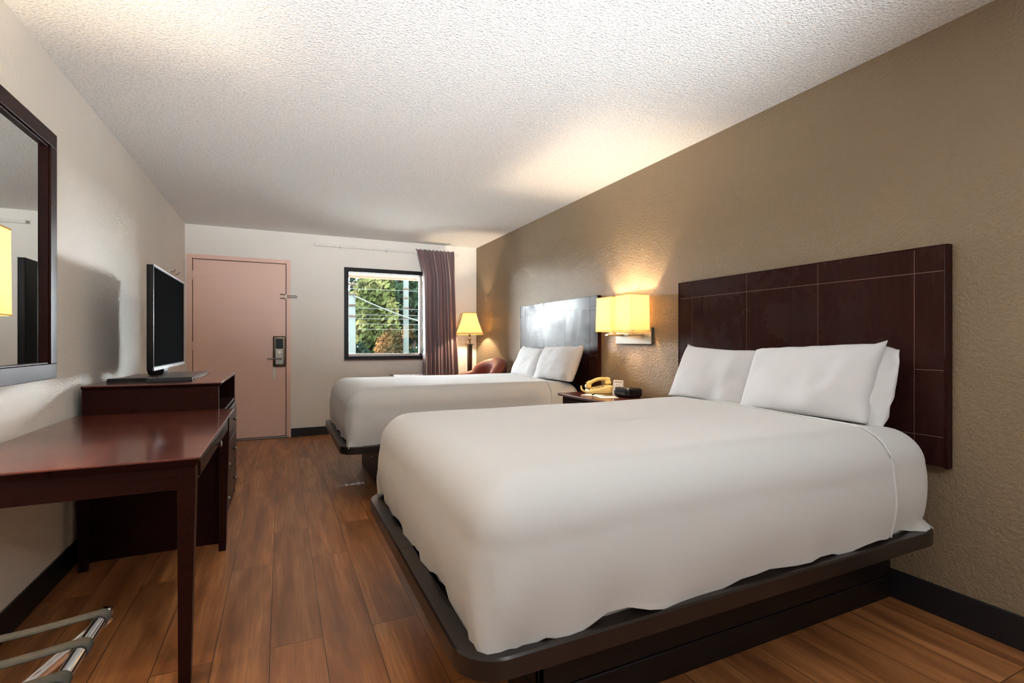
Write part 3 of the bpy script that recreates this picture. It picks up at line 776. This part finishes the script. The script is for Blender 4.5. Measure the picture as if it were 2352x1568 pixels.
bm = B(); hexa(bm, [(-.74, 3.78, KZ+.014), (-.69, 3.78, KZ+.014), (-.69, 3.94, KZ+.014), (-.74, 3.94, KZ+.014)], [(-.715, 3.80, KZ+.16), (-.684, 3.80, KZ+.16), (-.684, 3.92, KZ+.16), (-.715, 3.92, KZ+.16)], .006)
tube(bm, [(-.72, 3.80, KZ+.045), (-.72, 3.92, KZ+.045)], .045, 20)
part('stand_neck', bm, 'black', s, ang=50)
bm = B(); hexa(bm, [(-.83, 3.52, KZ+.0006), (-.47, 3.52, KZ+.0006), (-.47, 4.20, KZ+.0006), (-.83, 4.20, KZ+.0006)], [(-.81, 3.535, KZ+.014), (-.485, 3.535, KZ+.014), (-.485, 4.185, KZ+.014), (-.81, 4.185, KZ+.014)], .003)
part('stand_base', bm, 'tvsilver', s)
# remote + leaflet holder in front of the television
def slab(name, c, L, W, Hh, ang, mat, label, cat, taper=.8):
    bm = B(); hexa(bm, [(-L/2, -W/2, 0), (L/2, -W/2, 0), (L/2, W/2, 0), (-L/2, W/2, 0)], [(-L/2*.97, -W/2*taper, Hh), (L/2*.97, -W/2*taper, Hh), (L/2*.97, W/2*taper, Hh), (-L/2*.97, W/2*taper, Hh)], .002)
    bmesh.ops.rotate(bm, verts=bm.verts[:], cent=(0, 0, 0), matrix=Matrix.Rotation(ang, 3, 'Z')); bmesh.ops.translate(bm, verts=bm.verts[:], vec=c)
    return bm
s = thing('remote_control', 'black television remote with small grey buttons lying on the cabinet', 'remote control', (-.56, 3.34, KZ+.0006))
ra = math.radians(12); rc = (-.575, 3.385, KZ+.0006)
part('remote_body', slab('', rc, .22, .05, .02, ra, '', '', ''), 'black', s)
bm = B()
for i in range(9):
    for j in range(3): box(bm, -.09+i*.019, -.08+i*.019, -.016+j*.013, -.008+j*.013, .018, .0225)
bmesh.ops.rotate(bm, verts=bm.verts[:], cent=(0, 0, 0), matrix=Matrix.Rotation(ra, 3, 'Z')); bmesh.ops.translate(bm, verts=bm.verts[:], vec=rc)
part('buttons', bm, 'tvsilver', s)
bm = slab('', (-.775, 3.43, KZ+.0006), .19, .07, .02, math.radians(6), '', '', '', .5)
tag(part('channel_box', bm, 'black', None), 'flat black tapered box beside the remote, at the left of the cabinet top', 'box')
# mirror
MY0, MY1, MZ0, MZ1 = 2.10, 2.902, .962, 2.056
s = thing('wall_mirror', 'tall mirror in a dark wooden frame on the left wall above the desk', 'mirror', (XL, (MY0+MY1)/2, MZ0))
bm = B(); fw = .066; x0, x1 = XL+.0015, XL+.034
for (y0, y1, z0, z1) in ((MY0, MY1, MZ0, MZ0+fw), (MY0, MY1, MZ1-fw, MZ1), (MY0, MY0+fw, MZ0+fw, MZ1-fw), (MY1-fw, MY1, MZ0+fw, MZ1-fw)): box(bm, x0, x1, y0, y1, z0, z1, .002, 2)
for (y0, y1, z0, z1) in ((MY0+fw, MY1-fw, MZ0+fw, MZ0+fw+.008), (MY0+fw, MY1-fw, MZ1-fw-.008, MZ1-fw), (MY0+fw, MY0+fw+.008, MZ0+fw, MZ1-fw), (MY1-fw-.008, MY1-fw, MZ0+fw, MZ1-fw)): box(bm, x0, x1-.008, y0, y1, z0, z1, .002, 2)
part('mirror_frame', bm, 'furn', s)
part('mirror_glass', box(B(), x0, x0+.010, MY0+fw-.01, MY1-fw+.01, MZ0+fw-.01, MZ1-fw+.01), 'mirror', s)
# small hook strip on the left wall near the door
s = thing('wall_hook', 'small white hook on the left wall beside the door, above the television', 'hook', (XL, 5.7, 1.79))
bm = B(); box(bm, XL+.001, XL+.012, 5.55, 5.85, 1.775, 1.80, .003); part('mount', bm, 'white', s)
for y in (5.6, 5.8):
    bm = B(); tube(bm, [(XL+.012, y, 1.79), (XL+.035, y, 1.785), (XL+.042, y, 1.80), (XL+.042, y, 1.812)], .004, 8); part('peg', bm, 'steel', s, smooth=True)
# ================================================================== luggage rack
s = thing('luggage_rack', 'folding chrome luggage rack with grey webbing straps at bottom left', 'luggage rack', (-.6, 1.2, 0))
RZ, ry1, ry0, rxA, rxB = .50, 1.455, .86, -.368, -.80
def arc(c, a, b_, n=8): return [(c[0], c[1]+c[2]*math.cos(a+(b_-a)*k/n), c[3]+c[2]*math.sin(a+(b_-a)*k/n)) for k in range(n+1)]
for (x, xo) in ((rxA, -.93), (rxB, -.37)):
    bm = B(); R_ = .035
    pts = []
    def leg_pts(y, up):
        # slanting leg from the rail down to the floor, in the plane y
        out = []
        for k in range(14):
            f_ = k/13; out.append((x+(xo-x)*f_, y, RZ-.02-(RZ-.032)*f_))
        return out
    far = leg_pts(ry1, 0)[::-1]; near = leg_pts(ry0, 0)
    pts = far + [(x, ry1-.006, RZ-.006), (x, ry1-.022, RZ)] + [(x, ry1-.03-(ry1-ry0-.06)*k/6, RZ) for k in range(7)] + [(x, ry0+.006, RZ-.006)] + near
    tube(bm, pts, .0135, 16)
    part('tube_frame', bm, 'chrome', s, smooth=True)
for k, y in enumerate((1.405, 1.285, 1.17, 1.05, .93)):
    bm = B(); hw_ = .0165; e = .0158; n = 26; rws = []
    loop = []
    for q in range(13):
        a = -PI*1.1+PI*1.6*q/12; loop.append((rxA+e*math.cos(a), RZ+e*math.sin(a)))
    L2 = []
    for q in range(13):
        a = PI/2+PI*1.6*q/12; L2.append((rxB+e*math.cos(a), RZ+e*math.sin(a)))
    top = [(rxA+(rxB-rxA)*q/12, RZ+e-.018*math.sin(PI*q/12)) for q in range(1, 12)]
    bot = [(rxB+(rxA-rxB)*q/12, RZ-e-.006-.02*math.sin(PI*q/12)) for q in range(1, 12)]
    bot = []
    allp = loop+top+L2
    r1 = [bm.verts.new((p[0], y-hw_, p[1])) for p in allp]; r2 = [bm.verts.new((p[0], y+hw_, p[1])) for p in allp]
    for q in range(len(allp)-1): bm.faces.new((r1[q], r1[q+1], r2[q+1], r2[q]))
    o = part('strap', bm, 'strap', s, smooth=True); o.modifiers.new('thick', 'SOLIDIFY').thickness = .0022
for y in (ry1+.0, ry0): 
    pass
bm = B(); tube(bm, [(-.605, ry1+.012, .262), (-.605, ry0-.012, .262)], .006, 10); part('hinge_bar', bm, 'chrome', s, smooth=True)
# ================================================================== added fill lights, unseen behind the camera
s = thing('added_ceiling_fill', 'added fill light shaped as a round white ceiling fixture, unseen behind the camera', 'lamp', (.7, -1.1, H))
bm = B(); lathe(bm, [(.30, H-.001), (.31, H-.02), (.30, H-.035)], .7, -1.1, 40); part('fill_pan', bm, 'white', s, ang=50)
bm = B(); lathe(bm, [(.28, H-.036), (.24, H-.075), (.14, H-.105), (.02, H-.115)], .7, -1.1, 40); part('fill_diffuser', bm, 'fill_glow', s, smooth=True)
light('ceiling_fill_light', 'POINT', (1.0, -1.1, H-.30), 22, (.90, .95, 1), shadow_soft_size=.14)  # added fill, lifts the room beyond its own lamps
s = thing('added_uplighter', 'added black stand for the ceiling fill spot, unseen behind the camera', 'lamp', (.35, -1.7, 0))  # stand added to go with the fill spot below
part('base', lathe(B(), [(.01, 0), (.14, 0), (.14, .02), (.02, .03)], .35, -1.7, 24), 'black', s, ang=40)
bm = B(); tube(bm, [(.35, -1.7, .03), (.35, -1.7, .86)], .012, 12); part('pole', bm, 'black', s, smooth=True)
bm = B(); lathe(bm, [(.02, .86), (.07, .88), (.12, .93), (.125, .935), (.115, .93), (.02, .885)], .35, -1.7, 24); part('bowl', bm, 'black', s, ang=40)
up = light('added_fill_spot', 'SPOT', (.35, -1.62, 1.08), 930, (.90, .95, 1), shadow_soft_size=.12, spot_size=math.radians(60), spot_blend=1.0)  # added spot behind the camera, brightens the ceiling
up.rotation_euler = (math.radians(90+25), 0, math.radians(-6))
# ================================================================== outside
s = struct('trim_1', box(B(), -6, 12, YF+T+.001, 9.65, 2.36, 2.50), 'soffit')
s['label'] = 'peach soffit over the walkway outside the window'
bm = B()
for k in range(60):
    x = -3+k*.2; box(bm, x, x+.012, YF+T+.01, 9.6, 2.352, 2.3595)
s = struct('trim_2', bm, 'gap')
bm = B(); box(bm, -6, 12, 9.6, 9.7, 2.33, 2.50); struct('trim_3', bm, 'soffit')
struct('floor_walkway', box(B(), -8, 14, YF+T+.001, 9.4, -.16, -.03), 'asphalt')
struct('ground', box(B(), -60, 70, 9.4, 13.0, -.4, -.17), 'bounce_ground')  # pale strip acts as a reflector up through the window
struct('lawn', box(B(), -60, 70, 13.001, 90, -.4, -.17), 'lawn')
def foliage(bm, c, rad, n, size):
    for _ in range(int(n)):
        while True:
            p = Vector((random.uniform(-1, 1), random.uniform(-1, 1), random.uniform(-1, 1)))
            if .35 < p.length < 1: break
        nn = noise.noise(p*2.5+Vector(c))
        q = Vector((c[0]+p.x*rad[0]*(1+.25*nn), c[1]+p.y*rad[1], c[2]+p.z*rad[2]*(1+.25*nn)))
        a = Vector((random.gauss(0, 1), random.gauss(0, 1), random.gauss(0, 1))).normalized()
        b_ = a.orthogonal().normalized(); c_ = a.cross(b_); s_ = size*random.uniform(.6, 1.3)
        vs = [bm.verts.new(q+b_*s_), bm.verts.new(q+c_*s_*.5), bm.verts.new(q-b_*s_), bm.verts.new(q-c_*s_*.5)]
        bm.faces.new(vs)
def tree(x, y, h, r, mat, label, n=2600, size=.13, low=.15):
    t = thing('tree', label, 'tree', (x, y, -.18), 'trees outside the window')
    bm = B(); tube(bm, [(x, y, -.18), (x+.1, y, h*.35), (x-.05, y+.1, h*.75)], [.16, .12, .05], 10); part('trunk', bm, 'bark', t, smooth=True)
    bm = B(); foliage(bm, (x, y, h*(.5+low/2)), (r, r*.8, h*(.5-low/2)), n, size)
    for k in range(7):
        a = random.uniform(0, 2*PI); foliage(bm, (x+r*.7*math.cos(a), y+r*.5*math.sin(a), random.uniform(.4, .9)*h), (r*.45, r*.4, h*.22), n//9, size)
    part('foliage', bm, mat, t)
tree(2.75, 16.6, 3.7, .75, 'leaf2', 'yellow-green tree at the left side of the window view', 2400)
tree(4.45, 18.6, 4.9, 1.15, 'leaf1', 'tall green tree in the middle of the window view', 4600)
tree(6.3, 21.5, 5.8, 1.5, 'leaf3', 'dark green tree at the right of the window view, beside the curtain', 4400)
#tree(2.6, 26.5, 4.6, 1.3, 'leaf3', 'dark tree in the background behind the yellow-green one', 3600, .15, .0)
tree(5.9, 28.0, 7.2, 2.9, 'leaf3', 'broad dark tree in the far background behind the utility pole', 5600, .19, .0)
for k, (x, y, h, r_, n_) in enumerate(((-2.6, 22, 2.2, 1.3, 900), (-6.2, 23, 2.6, 1.5, 800), (-10.2, 24, 2.2, 1.7, 1100))):
    tree(x, y, h, r_, 'leaf1', 'low loose-leaved tree outside, left of what the window shows', n_, .13, .0)
def bush(x, y, h, r, mat, label):
    bm = B(); foliage(bm, (x, y, h*.5-.15), (r, r, h*.5), 1500, .08)
    o = part('bush', bm, mat, None); tag(o, label, 'bush', 'bushes outside the window')
bush(3.02, 15.0, 1.7, .55, 'leaf4', 'orange-tinged bush below the trees, left in the window')
bush(4.6, 15.3, 1.95, .60, 'leaf4', 'orange bush beside the curtain edge in the window')
bush(1.95, 14.6, 1.25, .42, 'leaf3', 'dark bush at the lower left corner of the window view')
bush(3.62, 13.9, 1.2, .45, 'leaf1', 'green bush at the foot of the utility pole')
def utility_pole(x, y, h, label, r=.075):
    t = thing('utility_pole', label, 'utility pole', (x, y, -.18), 'utility poles')
    bm = B(); tube(bm, [(x, y, -.18), (x, y, h)], [r*1.1, r*.9], 14); part('shaft', bm, 'pole', t, smooth=True)
    for z in (1.75, 2.02, 2.3, 2.55):
        bm = lathe(B(), [(r*1.05, z), (r*1.3, z+.02), (r*1.05, z+.05)], x, y, 14); part('band', bm, 'bark', t, smooth=True)
    return t
# the pole seen at px 914 and the second at px 804
utility_pole(3.12, 13.6, 5.5, 'pale utility pole in the middle of the window view')
utility_pole(1.62, 13.0, 2.35, 'short pale pole at the left edge of the window view', .09)
def wire(p, q, sag, r, label, n=24):
    pts = [(p[0]+(q[0]-p[0])*k/n, p[1]+(q[1]-p[1])*k/n, p[2]+(q[2]-p[2])*k/n-sag*4*(k/n)*(1-k/n)) for k in range(n+1)]
    bm = B(); tube(bm, pts, r, 6); tag(part('overhead_wire', bm, 'wire', None, smooth=True), label, 'wire', 'overhead wires')
wire((1.66, 12.9, 2.28), (5.2, 13.6, 1.40), .16, .016, 'thick white sagging cable crossing the window view diagonally')
for k, z in enumerate((1.50, 1.64, 1.78, 1.88, 2.05, 2.55)):
    wire((-3, 13.35, z-.05), (9, 13.47, z+.03), .03, .006, ['lowest', 'second lowest', 'third lowest', 'third highest', 'second highest', 'highest'][k]+' of the thin level wires outside the window')
# ================================================================== light
W = bpy.data.worlds.new('sky'); bpy.context.scene.world = W; W.use_nodes = True
bg = W.node_tree.nodes['Background']; bg.inputs['Color'].default_value = (.90, .95, 1.0, 1); bg.inputs['Strength'].default_value = 75.0
sun = light('sun', 'SUN', (0, 0, 12), 5.0, (1, .95, .86), angle=math.radians(3)); sun.rotation_euler = (math.radians(50), 0, math.radians(-28))
sc = bpy.context.scene
sc.view_settings.view_transform = 'Standard'; sc.view_settings.look = 'None'; sc.view_settings.gamma = 1; sc.view_settings.use_curve_mapping = False
sc.view_settings.exposure = 0.83
